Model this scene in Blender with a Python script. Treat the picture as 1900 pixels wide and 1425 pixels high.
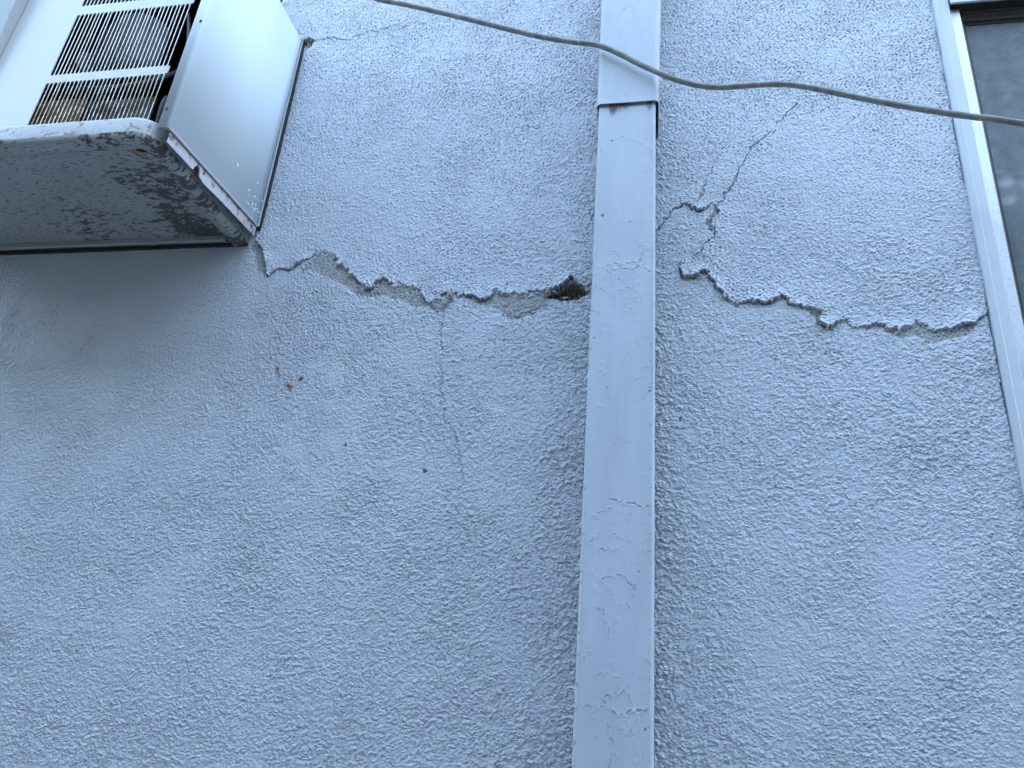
import bpy, math, random
import numpy as np
from mathutils import Matrix, Vector

random.seed(7)
for o in list(bpy.data.objects):
    bpy.data.objects.remove(o)
scene = bpy.context.scene
col = scene.collection

# ------------------------------------------------------------------ camera
# wall plane: y = 0, outside is -y, x to the right, z up; z = 0 is eye height
FPX, CX, CY = 1430.0, 950.0, 712.5
_X = np.array([7518, 0, -1430.]); _X /= np.linalg.norm(_X)
_Z = np.array([272, -3432, 1430.]); _Z /= np.linalg.norm(_Z)
_Y = np.array([272, 617, 1430.]); _Y /= np.linalg.norm(_Y)
_M = np.stack([_X, _Y, _Z], 1)
_U, _S, _V = np.linalg.svd(_M); _M = _U @ _V
CAM = np.array([0, -1.1, 0.])
cam_data = bpy.data.cameras.new('camera')
cam = bpy.data.objects.new('camera', cam_data); col.objects.link(cam)
right, up, back = _M.T @ [1, 0, 0], _M.T @ [0, -1, 0], _M.T @ [0, 0, -1]
mw = Matrix.Identity(4)
for i in range(3):
    mw[i][0], mw[i][1], mw[i][2], mw[i][3] = right[i], up[i], back[i], CAM[i]
cam.matrix_world = mw
cam_data.sensor_fit = 'HORIZONTAL'; cam_data.sensor_width = 36
cam_data.lens = 36 * FPX / 1900
cam_data.clip_start = 0.01; cam_data.clip_end = 500
scene.camera = cam

def P(px, py, y=0.0):
    """point of the plane y=const seen at photograph pixel (px, py)"""
    r = _M.T @ np.array([px - CX, py - CY, FPX])
    return CAM + r * ((y - CAM[1]) / r[1])

# ------------------------------------------------------------------ light
SUN_EL, SUN_AZ = math.radians(40), math.radians(15)    # sun stands behind the building
world = bpy.data.worlds.new('World'); scene.world = world
world.use_nodes = True
world.cycles.sampling_method = 'NONE'
wn = world.node_tree.nodes; wl = world.node_tree.links
for n in list(wn): wn.remove(n)
sky = wn.new('ShaderNodeTexSky'); sky.sky_type = 'NISHITA'; sky.sun_disc = False
sky.sun_elevation = SUN_EL; sky.sun_rotation = SUN_AZ
sky.air_density = 1.8; sky.dust_density = 3.6; sky.ozone_density = 1.0
bg = wn.new('ShaderNodeBackground'); bg.inputs[1].default_value = 0.15
wo = wn.new('ShaderNodeOutputWorld')
wl.new(sky.outputs[0], bg.inputs[0]); wl.new(bg.outputs[0], wo.inputs[0])
sd = bpy.data.lights.new('sun', 'SUN'); sd.energy = 3.0; sd.angle = math.radians(0.5)
sd.color = (1, .95, .88)
sun = bpy.data.objects.new('sun', sd); col.objects.link(sun)
sv = Vector((math.sin(SUN_AZ) * math.cos(SUN_EL), math.cos(SUN_AZ) * math.cos(SUN_EL), math.sin(SUN_EL)))
sun.rotation_euler = sv.to_track_quat('Z', 'Y').to_euler()
sun.location = sv * 20
scene.view_settings.view_transform = 'Standard'
scene.cycles.use_denoising = True
scene.cycles.denoising_prefilter = 'NONE'
scene.cycles.use_adaptive_sampling = False
scene.view_settings.look = 'None'
scene.view_settings.gamma = 1.0
scene.view_settings.use_curve_mapping = False
scene.view_settings.exposure = 3.75

# ------------------------------------------------------------------ helpers
def tag(o, label=None, cat=None, group=None, kind=None):
    if label: o['label'] = label
    if cat: o['category'] = cat
    if group: o['group'] = group
    if kind: o['kind'] = kind
    return o

def empty(name, loc, label, cat):
    o = bpy.data.objects.new(name, None); col.objects.link(o)
    o.location = loc; o.empty_display_size = .05
    return tag(o, label, cat)

def root_loc(p):
    v = Vector((0, 0, 0))
    while p is not None:
        v = v + Vector(p.location); p = p.parent
    return v

def link(name, me, mat, parent=None, loc=(0, 0, 0)):
    o = bpy.data.objects.new(name, me); col.objects.link(o)
    if mat is not None and not me.materials: me.materials.append(mat)
    o.parent = parent; o.location = loc
    return o

def build(name, verts, faces, mat, parent=None, smooth=None, loc=(0, 0, 0)):
    """mesh given in world coordinates, parented to a thing at its base"""
    off = root_loc(parent) + Vector(loc)
    me = bpy.data.meshes.new(name)
    me.from_pydata([(v[0] - off.x, v[1] - off.y, v[2] - off.z) for v in verts], [], faces)
    if smooth is not None:
        me.polygons.foreach_set('use_smooth', [True] * len(me.polygons))
        me.update(); me.set_sharp_from_angle(angle=math.radians(smooth))
    me.validate(); me.update()
    return link(name, me, mat, parent, loc)

def fix_normals(o):
    import bmesh
    bm = bmesh.new(); bm.from_mesh(o.data)
    bmesh.ops.recalc_face_normals(bm, faces=bm.faces)
    bm.to_mesh(o.data); bm.free()
    return o

def box(x0, x1, y0, y1, z0, z1):
    v = [(x, y, z) for x in (x0, x1) for y in (y0, y1) for z in (z0, z1)]
    f = [(0, 1, 3, 2), (4, 6, 7, 5), (0, 4, 5, 1), (2, 3, 7, 6), (0, 2, 6, 4), (1, 5, 7, 3)]
    return v, f

def join(*parts):
    V, F = [], []
    for v, f in parts:
        n = len(V); V += list(v); F += [tuple(i + n for i in q) for q in f]
    return V, F

def bevel(o, w, seg=2, ang=30):
    m = o.modifiers.new('bevel', 'BEVEL'); m.width = w; m.segments = seg
    m.limit_method = 'ANGLE'; m.angle_limit = math.radians(ang)
    o.data.polygons.foreach_set('use_smooth', [True] * len(o.data.polygons))
    o.data.update(); o.data.set_sharp_from_angle(angle=math.radians(50))
    return o

def tube(points, r, seg=14, caps=True, rfun=None):
    pts = [Vector(p) for p in points]; V, F = [], []
    prev = None
    for i, p in enumerate(pts):
        t = (pts[min(i + 1, len(pts) - 1)] - pts[max(i - 1, 0)]).normalized()
        a = Vector((0, 0, 1)).cross(t)
        if a.length < 1e-3: a = Vector((1, 0, 0)).cross(t)
        if prev is not None:
            a = prev - t * prev.dot(t)
        a.normalize(); prev = a; b = t.cross(a)
        rr = r if rfun is None else r * rfun(i)
        for k in range(seg):
            w = 2 * math.pi * k / seg
            V.append(p + (a * math.cos(w) + b * math.sin(w)) * rr)
    n = len(pts)
    for i in range(n - 1):
        for k in range(seg):
            k2 = (k + 1) % seg
            F.append((i * seg + k, i * seg + k2, (i + 1) * seg + k2, (i + 1) * seg + k))
    if caps:
        F.append(tuple(range(seg))[::-1]); F.append(tuple((n - 1) * seg + k for k in range(seg)))
    return V, F

def spline(pts, n=8):
    """Catmull-Rom through the points"""
    pts = [np.array(p, float) for p in pts]; out = []
    q = [2 * pts[0] - pts[1]] + pts + [2 * pts[-1] - pts[-2]]
    for i in range(1, len(q) - 2):
        for k in range(n):
            t = k / n; a, b, c, d = q[i - 1], q[i], q[i + 1], q[i + 2]
            out.append(.5 * (2 * b + (c - a) * t + (2 * a - 5 * b + 4 * c - d) * t * t + (3 * b - a - 3 * c + d) * t ** 3))
    out.append(pts[-1]); return out

# ------------------------------------------------------------------ materials
class Mat:
    def __init__(s, name):
        s.m = bpy.data.materials.new(name); s.m.use_nodes = True
        s.t = s.m.node_tree; s.n = s.t.nodes
        s.b = s.n['Principled BSDF']
        s.tc = s.n.new('ShaderNodeTexCoord')
    def lk(s, a, b): s.t.links.new(a, b)
    def val(s, sock, v):
        if hasattr(v, 'is_output'): s.lk(v, sock)
        else: sock.default_value = v
    def coords(s, scale=(1, 1, 1), rot=(0, 0, 0)):
        mp = s.n.new('ShaderNodeMapping'); mp.inputs['Scale'].default_value = scale
        mp.inputs['Rotation'].default_value = rot
        s.lk(s.tc.outputs['Object'], mp.inputs['Vector']); return mp.outputs[0]
    def noise(s, scale, detail=4, rough=.55, vec=None, dist=0):
        t = s.n.new('ShaderNodeTexNoise'); t.inputs['Scale'].default_value = scale
        t.inputs['Detail'].default_value = detail; t.inputs['Roughness'].default_value = rough
        t.inputs['Distortion'].default_value = dist
        s.lk(vec if vec is not None else s.tc.outputs['Object'], t.inputs['Vector'])
        return t.outputs['Fac']
    def ramp(s, fac, a, b, lo=0.0, hi=1.0):
        t = s.n.new('ShaderNodeMapRange'); t.interpolation_type = 'SMOOTHSTEP'
        s.lk(fac, t.inputs[0]); t.inputs[1].default_value = a; t.inputs[2].default_value = b
        t.inputs[3].default_value = lo; t.inputs[4].default_value = hi
        return t.outputs[0]
    def math(s, op, a, b=0.0):
        t = s.n.new('ShaderNodeMath'); t.operation = op
        s.val(t.inputs[0], a); s.val(t.inputs[1], b); return t.outputs[0]
    def mix(s, fac, a, b):
        t = s.n.new('ShaderNodeMix'); t.data_type = 'RGBA'
        s.val(t.inputs[0], fac)
        for sock, v in ((t.inputs[6], a), (t.inputs[7], b)):
            if hasattr(v, 'is_output'): s.lk(v, sock)
            else: sock.default_value = (*v, 1)
        return t.outputs[2]
    def attr(s, name):
        t = s.n.new('ShaderNodeAttribute'); t.attribute_name = name; return t.outputs['Fac']
    def bump(s, h, strength=.3, dist=.001, normal=None):
        t = s.n.new('ShaderNodeBump'); t.inputs['Strength'].default_value = strength
        t.inputs['Distance'].default_value = dist; s.lk(h, t.inputs['Height'])
        if normal is not None: s.lk(normal, t.inputs['Normal'])
        return t.outputs[0]
    def out(s, color=None, rough=.5, metal=0.0, normal=None, spec=None):
        if color is not None:
            if hasattr(color, 'is_output'): s.lk(color, s.b.inputs['Base Color'])
            else: s.b.inputs['Base Color'].default_value = (*color, 1)
        s.val(s.b.inputs['Roughness'], rough); s.val(s.b.inputs['Metallic'], metal)
        if spec is not None: s.b.inputs['Specular IOR Level'].default_value = spec
        if normal is not None: s.lk(normal, s.b.inputs['Normal'])
        return s.m

PAINT = (.452, .482, .538)

def mat_wall(coarse=False):
    m = Mat('stucco_paint_outer' if coarse else 'stucco_paint')
    big = m.noise(5, 5, .6)
    c = m.mix(m.ramp(big, .35, .7), PAINT, (.472, .502, .556))
    c = m.mix(m.math('MULTIPLY', m.ramp(m.noise(16, 5, .62, m.coords((1, 1, .16))), .50, .75), .09), c, (.33, .335, .33))   # faint rain streaks
    fine = m.noise(700, 3, .6)
    grit = m.noise(620, 2, .7, m.coords((.75, 1, 1)))       # sand grains and specks of dirt in the paint
    c = m.mix(m.ramp(grit, .30, .72, 0, .30), c, (.66, .69, .73))
    c = m.mix(m.ramp(m.noise(430, 3, .65, m.coords((.6, 1, 1))), .58, .70, 0, .20), c, (.24, .25, .27))
    if coarse:
        h = m.noise(190, 4, .6)
        nrm = m.bump(h, .8, .004)
        return m.out(c, .55, 0, nrm, .35)
    mort = m.attr('mortar')
    mc = m.mix(m.noise(160, 4, .7), (.27, .275, .265), (.42, .425, .41))
    c = m.mix(mort, c, mc)
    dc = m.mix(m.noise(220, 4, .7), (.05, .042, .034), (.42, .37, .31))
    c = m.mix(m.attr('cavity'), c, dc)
    c = m.mix(m.attr('grime'), c, (.20, .20, .185))
    rc = m.mix(m.noise(400, 3, .6), (.13, .045, .012), (.34, .18, .05))
    c = m.mix(m.attr('rust'), c, rc)
    vo = m.n.new('ShaderNodeTexVoronoi'); vo.feature = 'F1'; vo.inputs['Scale'].default_value = 300
    vw = m.n.new('ShaderNodeVectorMath'); vw.operation = 'MULTIPLY_ADD'; nz = m.n.new('ShaderNodeTexNoise'); nz.inputs['Scale'].default_value = 260
    m.lk(m.tc.outputs['Object'], nz.inputs['Vector']); m.lk(nz.outputs['Color'], vw.inputs[0]); vw.inputs[1].default_value = (.0022, .0022, .0022); m.lk(m.coords((.72, 1, 1)), vw.inputs[2])
    m.lk(vw.outputs[0], vo.inputs['Vector'])
    gh = m.math('MULTIPLY', m.math('MULTIPLY', m.ramp(vo.outputs['Distance'], .55, .05), m.attr('grain')), m.ramp(m.noise(150, 2, .5), .35, .60, .35, 1.0))
    nrm = m.bump(gh, .9, .0021, m.bump(fine, .2, .0012))
    rg = m.math('ADD', m.math('MULTIPLY', mort, .3), .52)
    return m.out(c, rg, 0, nrm, .35)

def mat_pipe():
    m = Mat('downspout_paint')
    big = m.noise(9, 4, .6, m.coords((3, 3, .6)))
    c = m.mix(m.ramp(big, .35, .7), (.395, .432, .49), (.435, .472, .53))
    c = m.mix(m.attr('grime'), c, (.16, .15, .14))
    c = m.mix(m.attr('rust'), c, m.mix(m.noise(500, 3), (.03, .02, .016), (.16, .06, .025)))
    h = m.noise(60, 5, .6, m.coords((1, 1, .35)))
    n1 = m.bump(h, .12, .003)
    pk = m.math('MULTIPLY', m.ramp(m.noise(48, 6, .62, m.coords((1, 1, .55)), .3), .53, .56), m.ramp(m.noise(7, 3, .5, m.coords((1.6, 1, .8))), .45, .58))
    n1 = m.bump(pk, .55, .0006, n1)                       # older layers of paint, edges of flakes
    n2 = m.bump(m.noise(600, 3, .6), .10, .0008, n1)
    return m.out(c, .42, 0, n2, .4)

def mat_enamel(name, c0=(.76, .77, .76), rough=.33, grime=.25):
    m = Mat(name)
    g = m.ramp(m.noise(14, 6, .65), .52, .78)
    c = m.mix(m.math('MULTIPLY', g, grime), c0, (.42, .40, .36))
    if name == 'cover_enamel':                             # rust wash round the slots
        sx = m.n.new('ShaderNodeSeparateXYZ'); m.lk(m.tc.outputs['Object'], sx.inputs[0])
        st = m.math('MULTIPLY', m.ramp(sx.outputs[0], .02, .10), m.ramp(m.noise(38, 5, .7), .46, .70))
        st = m.math('MULTIPLY', st, m.ramp(sx.outputs[2], .36, .10, .35, 1.0))
        c = m.mix(m.math('MULTIPLY', st, .75), c, (.46, .34, .19))
    spk = m.ramp(m.noise(330, 2, .5), .76, .80)
    c = m.mix(m.math('MULTIPLY', spk, .6), c, (.22, .17, .12))
    n = m.bump(m.noise(40, 4, .5), .06, .002)
    return m.out(c, rough, 0, n, .45)

def mat_slat(name, amount, a, b):
    m = Mat(name)
    info = m.n.new('ShaderNodeObjectInfo'); mp = m.n.new('ShaderNodeVectorMath'); mp.operation = 'ADD'
    m.lk(m.tc.outputs['Object'], mp.inputs[0]); m.lk(info.outputs['Location'], mp.inputs[1])
    r = m.ramp(m.noise(55, 5, .7, mp.outputs[0]), a, b)
    z = m.n.new('ShaderNodeSeparateXYZ'); m.lk(m.tc.outputs['Object'], z.inputs[0])
    low = m.ramp(z.outputs[2], .16, .02)           # rust creeps up from the wet tray
    c = m.mix(m.math('MULTIPLY', r, m.math('ADD', m.math('MULTIPLY', low, amount), .10)), (.76, .74, .68), (.24, .13, .045))
    return m.out(c, .4, 0, None, .45)

def mat_pan():
    m = Mat('pan_peeling_paint')
    v = m.coords((60, 120, 80), (0, 0, .45))
    ch = m.noise(1.0, 6, .68, v, .25)
    big = m.noise(6.5, 3, .5)
    thr = m.math('ADD', ch, m.math('MULTIPLY', m.math('SUBTRACT', big, .5), .75))
    sx = m.n.new('ShaderNodeSeparateXYZ'); m.lk(m.tc.outputs['Object'], sx.inputs[0])
    thr = m.math('ADD', thr, m.ramp(sx.outputs[0], .10, .30, -.02, .10))
    z = m.n.new('ShaderNodeSeparateXYZ'); m.lk(m.tc.outputs['Object'], z.inputs[0])
    fl = m.ramp(m.noise(1.0, 3, .6, m.coords((90, 260, 160), (0, 0, .4))), .60, .63)
    chip = m.math('MAXIMUM', m.ramp(thr, .60, .615), fl)
    paint = m.mix(m.noise(9, 5, .6), (.25, .255, .255), (.37, .375, .375))
    metal = m.mix(m.noise(120, 4, .6), (.05, .052, .053), (.10, .10, .098))
    c = m.mix(chip, paint, metal)
    c = m.mix(m.math('MULTIPLY', m.ramp(z.outputs[1], .235, .262), m.ramp(m.noise(7, 4), .2, .5)), c, (.10, .10, .098))
    c = m.mix(m.attr('rust'), c, m.mix(m.noise(200, 4), (.045, .02, .01), (.22, .10, .035)))
    n = m.bump(m.math('MULTIPLY', chip, -1.0), .5, .0012)
    return m.out(c, .5, .15, n, .4)

def mat_lip():
    m = Mat('pan_lip_paint')
    v = m.coords((45, 60, 60))
    ch = m.noise(1.0, 6, .7, v, .3)
    chip = m.ramp(ch, .57, .595)
    paint = m.mix(m.noise(12, 5, .6), (.29, .30, .31), (.45, .46, .47))
    paint = m.mix(m.ramp(m.noise(20, 5, .7), .5, .72), paint, (.34, .30, .25))
    c = m.mix(chip, paint, (.17, .15, .135))
    n = m.bump(m.math('MULTIPLY', ch, -1.0), .5, .004)
    return m.out(c, .42, 0, n, .45)

def mat_plain(name, c0, c1, scale=60, rough=.5, metal=0.0, bumpd=.0015, bs=.3):
    m = Mat(name)
    f = m.noise(scale, 5, .62)
    return m.out(m.mix(m.ramp(f, .3, .7), c0, c1), rough, metal, m.bump(f, bs, bumpd), .4)

def mat_chipped(name, paint, under, thr=.6, scale=70, stretch=(1, 1, 1), rough=.45, metal=0.0):
    m = Mat(name)
    ch = m.noise(scale, 6, .68, m.coords(stretch), .2)
    chip = m.ramp(ch, thr, thr + .025)
    c = m.mix(chip, m.mix(m.noise(15, 4), tuple(x * .88 for x in paint), paint), under)
    return m.out(c, rough, metal, m.bump(m.math('MULTIPLY', chip, -1.0), .4, .001), .4)

def mat_cable():
    m = Mat('cable_sheath')
    f = m.noise(45, 5, .65)
    c = m.mix(m.ramp(f, .35, .68), (.185, .183, .176), (.285, .28, .265))
    c = m.mix(m.ramp(m.noise(160, 3, .6), .66, .70), c, (.55, .52, .46))
    return m.out(c, .62, 0, m.bump(m.noise(180, 4, .6), .35, .0012), .3)

def mat_alu():
    m = Mat('weathered_aluminium')
    f = m.noise(30, 6, .7, m.coords((1, 1, .5)))
    sp = m.ramp(m.noise(420, 3, .6), .56, .66)
    c = m.mix(m.math('MULTIPLY', sp, .55), m.mix(f, (.42, .43, .44), (.64, .65, .66)), (.14, .145, .16))
    return m.out(c, m.ramp(f, .3, .7, .42, .60), .8, m.bump(m.noise(300, 4), .2, .0008), .5)

def mat_glass():
    m = Mat('window_glass')
    g = m.n.new('ShaderNodeBsdfGlossy'); g.inputs['Roughness'].default_value = .03
    t = m.n.new('ShaderNodeBsdfTransparent')
    fr = m.n.new('ShaderNodeFresnel'); fr.inputs[0].default_value = 1.5
    mx = m.n.new('ShaderNodeMixShader')
    m.lk(fr.outputs[0], mx.inputs[0]); m.lk(t.outputs[0], mx.inputs[1]); m.lk(g.outputs[0], mx.inputs[2])
    m.lk(mx.outputs[0], m.n['Material Output'].inputs[0]); return m.m

MT = dict(
    wall=mat_wall(), wall2=mat_wall(True), pipe=mat_pipe(),
    enamel=mat_enamel('cover_enamel', (.51, .52, .515)), side=mat_enamel('side_enamel', (.59, .655, .72), .65, .05),
    slat=mat_slat('slat_enamel', .5, .50, .66), slat_rusty=mat_slat('slat_enamel_rusty', .85, .36, .56), pan=mat_pan(), lip=mat_lip(), cable=mat_cable(), alu=mat_alu(), glass=mat_glass(),
    rail=mat_chipped('rail_grey', (.34, .35, .36), (.22, .20, .19), .62, 30, (3, 3, .6)),
    upstand=mat_chipped('upstand_paint', (.50, .49, .51), (.24, .17, .19), .55, 60),
    flange=mat_chipped('flange_paint', (.52, .53, .545), (.15, .13, .12), .70, 110),
    dark=mat_plain('shade_dark', (.012, .011, .010), (.03, .027, .023), 80, .7),  # near-black colour standing in for shade in hollows and under the window head
    black=mat_plain('black_rubber', (.010, .010, .012), (.028, .028, .032), 90, .5),
    shroud=mat_plain('shroud_grey', (.05, .049, .047), (.10, .097, .092), 25, .55),
    rustmetal=mat_plain('rusty_metal', (.19, .08, .026), (.42, .29, .17), 22, .7),
    trim=mat_plain('trim_paint', (.485, .515, .555), (.52, .545, .585), 12, .38, 0, .002, .06),
    brownalu=mat_plain('bronze_frame', (.115, .105, .09), (.15, .137, .12), 60, .5),
    screen=mat_plain('screen_wire', (.18, .205, .22), (.25, .275, .29), 40, .5, .3),
    room=mat_plain('room_dark', (.05, .05, .05), (.08, .08, .08), 4, .9),
    curtain=mat_plain('curtain_cloth', (.30, .32, .36), (.42, .44, .48), 10, .9),
    stone=mat_plain('stone_chip', (.11, .09, .07), (.42, .36, .30), 130, .85),
    sky_blocker=mat_plain('sky_blocker_render', (.13, .125, .115), (.17, .165, .15), 6, .9, 0, .004),
    concrete=mat_plain('concrete_ground', (.27, .26, .24), (.34, .325, .30), 3, .85, 0, .004),
)

# ------------------------------------------------------------------ ground
GZ = -1.55
g = build('ground', [(-60, -60, GZ), (60, -60, GZ), (60, 60, GZ), (-60, 60, GZ)], [(0, 1, 2, 3)], MT['concrete'])
tag(g, kind='structure')
# assumed house opposite, added unseen behind the camera so that it leaves only a strip of sky to light the wall
NBY, NBZ = -2.9, 2.85
nb = build('sky_blocking_wall', *box(-24, 24, NBY - .25, NBY, GZ, NBZ), MT['sky_blocker'])
tag(nb, 'tan rendered wall of an assumed house opposite, added out of view to block low sky', 'wall', kind='structure')

# ------------------------------------------------------------------ wall
wall = empty('stucco_wall', (0, 0, GZ), 'pale blue-grey painted stucco wall split by a jagged horizontal crack', 'wall')
WX0, WX1, WZ0, WZ1 = -1.26, .4775, -.17, 1.375         # finely modelled piece of the face
WIN_X0, WIN_X1, WIN_Z0, WIN_Z1 = .4775, 1.5, -.32, 1.24

def band(shape, d, wlx, wlz, seed, bw=.38, ang=0.0):
    """band-passed noise, feature wavelength in metres, unit variance"""
    rng = np.random.default_rng(seed)
    w = np.fft.rfft2(rng.standard_normal(shape))
    kz = np.fft.fftfreq(shape[0], d)[:, None]; kx = np.fft.rfftfreq(shape[1], d)[None, :]
    ca, sa = math.cos(ang), math.sin(ang)
    u, v = kx * ca + kz * sa, -kx * sa + kz * ca
    k = np.sqrt((u * wlx) ** 2 + (v * wlz) ** 2)
    w *= np.exp(-((k - 1) / bw) ** 2); w[0, 0] = 0
    n = np.fft.irfft2(w, shape); return (n / n.std()).astype(np.float32)

def lowpass(shape, d, wl_, seed):
    rng = np.random.default_rng(seed)
    w = np.fft.rfft2(rng.standard_normal(shape))
    kz = np.fft.fftfreq(shape[0], d)[:, None]; kx = np.fft.rfftfreq(shape[1], d)[None, :]
    k = np.sqrt(kx ** 2 + kz ** 2) * wl_
    w *= np.exp(-k ** 2); w[0, 0] = 0
    n = np.fft.irfft2(w, shape); return (n / n.std()).astype(np.float32)

def sstep(x, a, b):
    t = np.clip((x - a) / (b - a), 0, 1); return t * t * (3 - 2 * t)

def seg_dist(X, Z, pts, vals=None, vals2=None):
    """distance to a polyline, interpolated value at the nearest point"""
    best = np.full(X.shape, 9.0, np.float32); bv = np.zeros(X.shape, np.float32); bv2 = bv.copy()
    for i in range(len(pts) - 1):
        ax, az = pts[i]; bx, bz = pts[i + 1]
        dx, dz = bx - ax, bz - az; L = dx * dx + dz * dz + 1e-12
        t = np.clip(((X - ax) * dx + (Z - az) * dz) / L, 0, 1)
        d = np.hypot(X - ax - t * dx, Z - az - t * dz)
        m = d < best
        best = np.where(m, d, best)
        if vals is not None:
            bv = np.where(m, vals[i] + t * (vals[i + 1] - vals[i]), bv)
        if vals2 is not None:
            bv2 = np.where(m, vals2[i] + t * (vals2[i + 1] - vals2[i]), bv2)
    return (best, bv) if vals2 is None else (best, bv, bv2)

def cells(U, W, size, seed):
    """first and second distance to jittered cell seeds, in cells"""
    gx, gz = U / size, W / size
    ix, iz = np.floor(gx), np.floor(gz)
    rng = np.random.default_rng(seed); T = rng.random((2, 1024, 1024)).astype(np.float32)
    f1 = np.full(U.shape, 9, np.float32); f2 = f1.copy(); hid_ = np.zeros(U.shape, np.float32)
    for a in (-1, 0, 1):
        for b in (-1, 0, 1):
            jx = (ix + a).astype(np.int32); jz = (iz + b).astype(np.int32)
            mx, mz = jx & 1023, jz & 1023
            d = np.hypot(jx + T[0][mz, mx] - gx, jz + T[1][mz, mx] - gz)
            hid_ = np.where(d < f1, T[0][mx, mz], hid_)
            f2 = np.minimum(f2, np.maximum(f1, d)); f1 = np.minimum(f1, d)
    return f1, f2, hid_

def jag(rows, amp, n, seed):
    """break the segments of a polyline up into a crumbly line (extra columns are interpolated)"""
    rng = np.random.default_rng(seed); rows = [np.array(r, float) for r in rows]
    for _ in range(n):
        out = []
        for a, b in zip(rows[:-1], rows[1:]):
            m = (a + b) / 2; L = np.hypot(*(b - a)[:2]); dv = (b - a)[:2][::-1] * [-1, 1] / (L + 1e-9)
            m[:2] += dv * rng.normal(0, amp * min(L, 14)); out += [a, m]
        rows = out + [rows[-1]]
    return rows

def in_poly(X, Z, pts):
    ins = np.zeros(X.shape, bool); n = len(pts)
    for i in range(n):
        ax, az = pts[i]; bx, bz = pts[(i + 1) % n]
        if az == bz: continue
        c = ((az > Z) != (bz > Z)) & (X < (bx - ax) * (Z - az) / (bz - az) + ax)
        ins ^= c
    return ins

def w2(pts): return [tuple(P(a, b)[[0, 2]]) for a, b in pts]

# lips of the loosened upper coat: (photo x, photo y, step height in mm, gap depth in mm)
LIP_L = [(462, 425, 5, 8), (475, 440, 7, 10), (485, 458, 8, 10), (489, 473, 8, 9), (491, 490, 8, 8), (494, 504, 8, 8), (500, 514, 9, 8),
 (505, 508, 8, 8), (514, 501, 7, 7), (524, 498, 5, 5), (533, 503, 5, 7), (545, 497, 6, 8), (558, 488, 6, 7), (571, 482, 4, 5), (585, 470, 2, 2),
 (600, 466, 1.5, 0), (615, 470, 1.5, 0), (623, 480, 3, 2), (636, 494, 4, 1), (653, 503, 5, 2), (660, 515, 6, 2), (663, 523, 8, 6), (678, 531, 8, 7),
 (687, 538, 8, 8), (693, 531, 7, 5), (701, 517, 3, 0), (709, 519, 5, 5), (716, 523, 6, 6), (733, 530, 6, 3), (741, 523, 4, 0), (752, 527, 6, 2), (766, 536, 7, 3),
 (779, 542, 8, 5), (785, 551, 9, 7), (798, 561, 9, 8), (806, 558, 8, 4), (819, 555, 8, 2), (825, 547, 8, 7), (858, 546, 8, 8), (864, 549, 9, 8),
 (883, 555, 9, 9), (902, 554, 9, 8), (913, 545, 7, 3), (919, 536, 3, 0), (932, 543, 4, 0), (946, 545, 4, 0), (963, 547, 4, 0), (978, 543, 4, 0), (1001, 541, 5, 1),
 (1014, 541, 8, 6), (1033, 535, 9, 10), (1050, 525, 9, 8), (1063, 515, 6, 4), (1066, 522, 8, 8), (1077, 526, 8, 9), (1085, 533, 7, 9), (1094, 528, 6, 7), (1125, 526, 6, 6)]
LIP_R = [(1195, 452, 2, 4), (1218, 427, 2, 6), (1230, 412, 2, 7), (1245, 395, 2.5, 7), (1258, 386, 3, 8), (1270, 377, 4, 8), (1279, 381, 7, 7), (1290, 388, 8, 7), (1298, 392, 8, 7),
 (1308, 388, 7, 5), (1317, 378, 4, 1), (1325, 380, 4, 2), (1332, 382, 5, 9), (1335, 391, 5, 8), (1325, 402, 5, 6), (1318, 412, 5, 2), (1319, 424, 5, 1), (1326, 424, 5, 8), (1325, 439, 6, 8), (1315, 454, 6, 10), (1300, 468, 5, 9),
 (1287, 475, 4, 7), (1273, 481, 5, 6), (1261, 497, 7, 4), (1267, 511, 8, 6), (1285, 513, 9, 7), (1298, 511, 9, 7), (1312, 504, 8, 7), (1315, 511, 8, 7), (1323, 520, 8, 6), (1325, 529, 8, 6),
 (1338, 537, 8, 6), (1348, 551, 9, 6), (1363, 564, 9, 7), (1374, 567, 9, 7), (1382, 560, 8, 6), (1399, 562, 8, 7), (1410, 557, 8, 6), (1422, 563, 8, 6), (1435, 561, 8, 5), (1445, 554, 7, 4),
 (1461, 554, 7, 6), (1468, 564, 7, 5), (1496, 572, 5, 2), (1517, 574, 5, 2), (1523, 578, 5, 1), (1519, 589, 5, 2), (1525, 604, 8, 5), (1537, 607, 8, 4), (1561, 597, 5, 2), (1588, 608, 7, 3), (1618, 601, 5, 2),
 (1645, 607, 4, 1), (1668, 612, 5, 0), (1683, 606, 4, 0), (1696, 593, 3, 1), (1713, 602, 5, 6), (1723, 610, 6, 5), (1738, 615, 7, 4), (1759, 612, 6, 3), (1774, 607, 6, 6), (1788, 602, 6, 7), (1810, 600, 6, 6), (1826, 589, 5, 6), (1837, 584, 5, 6), (1850, 580, 5, 6)]
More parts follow.
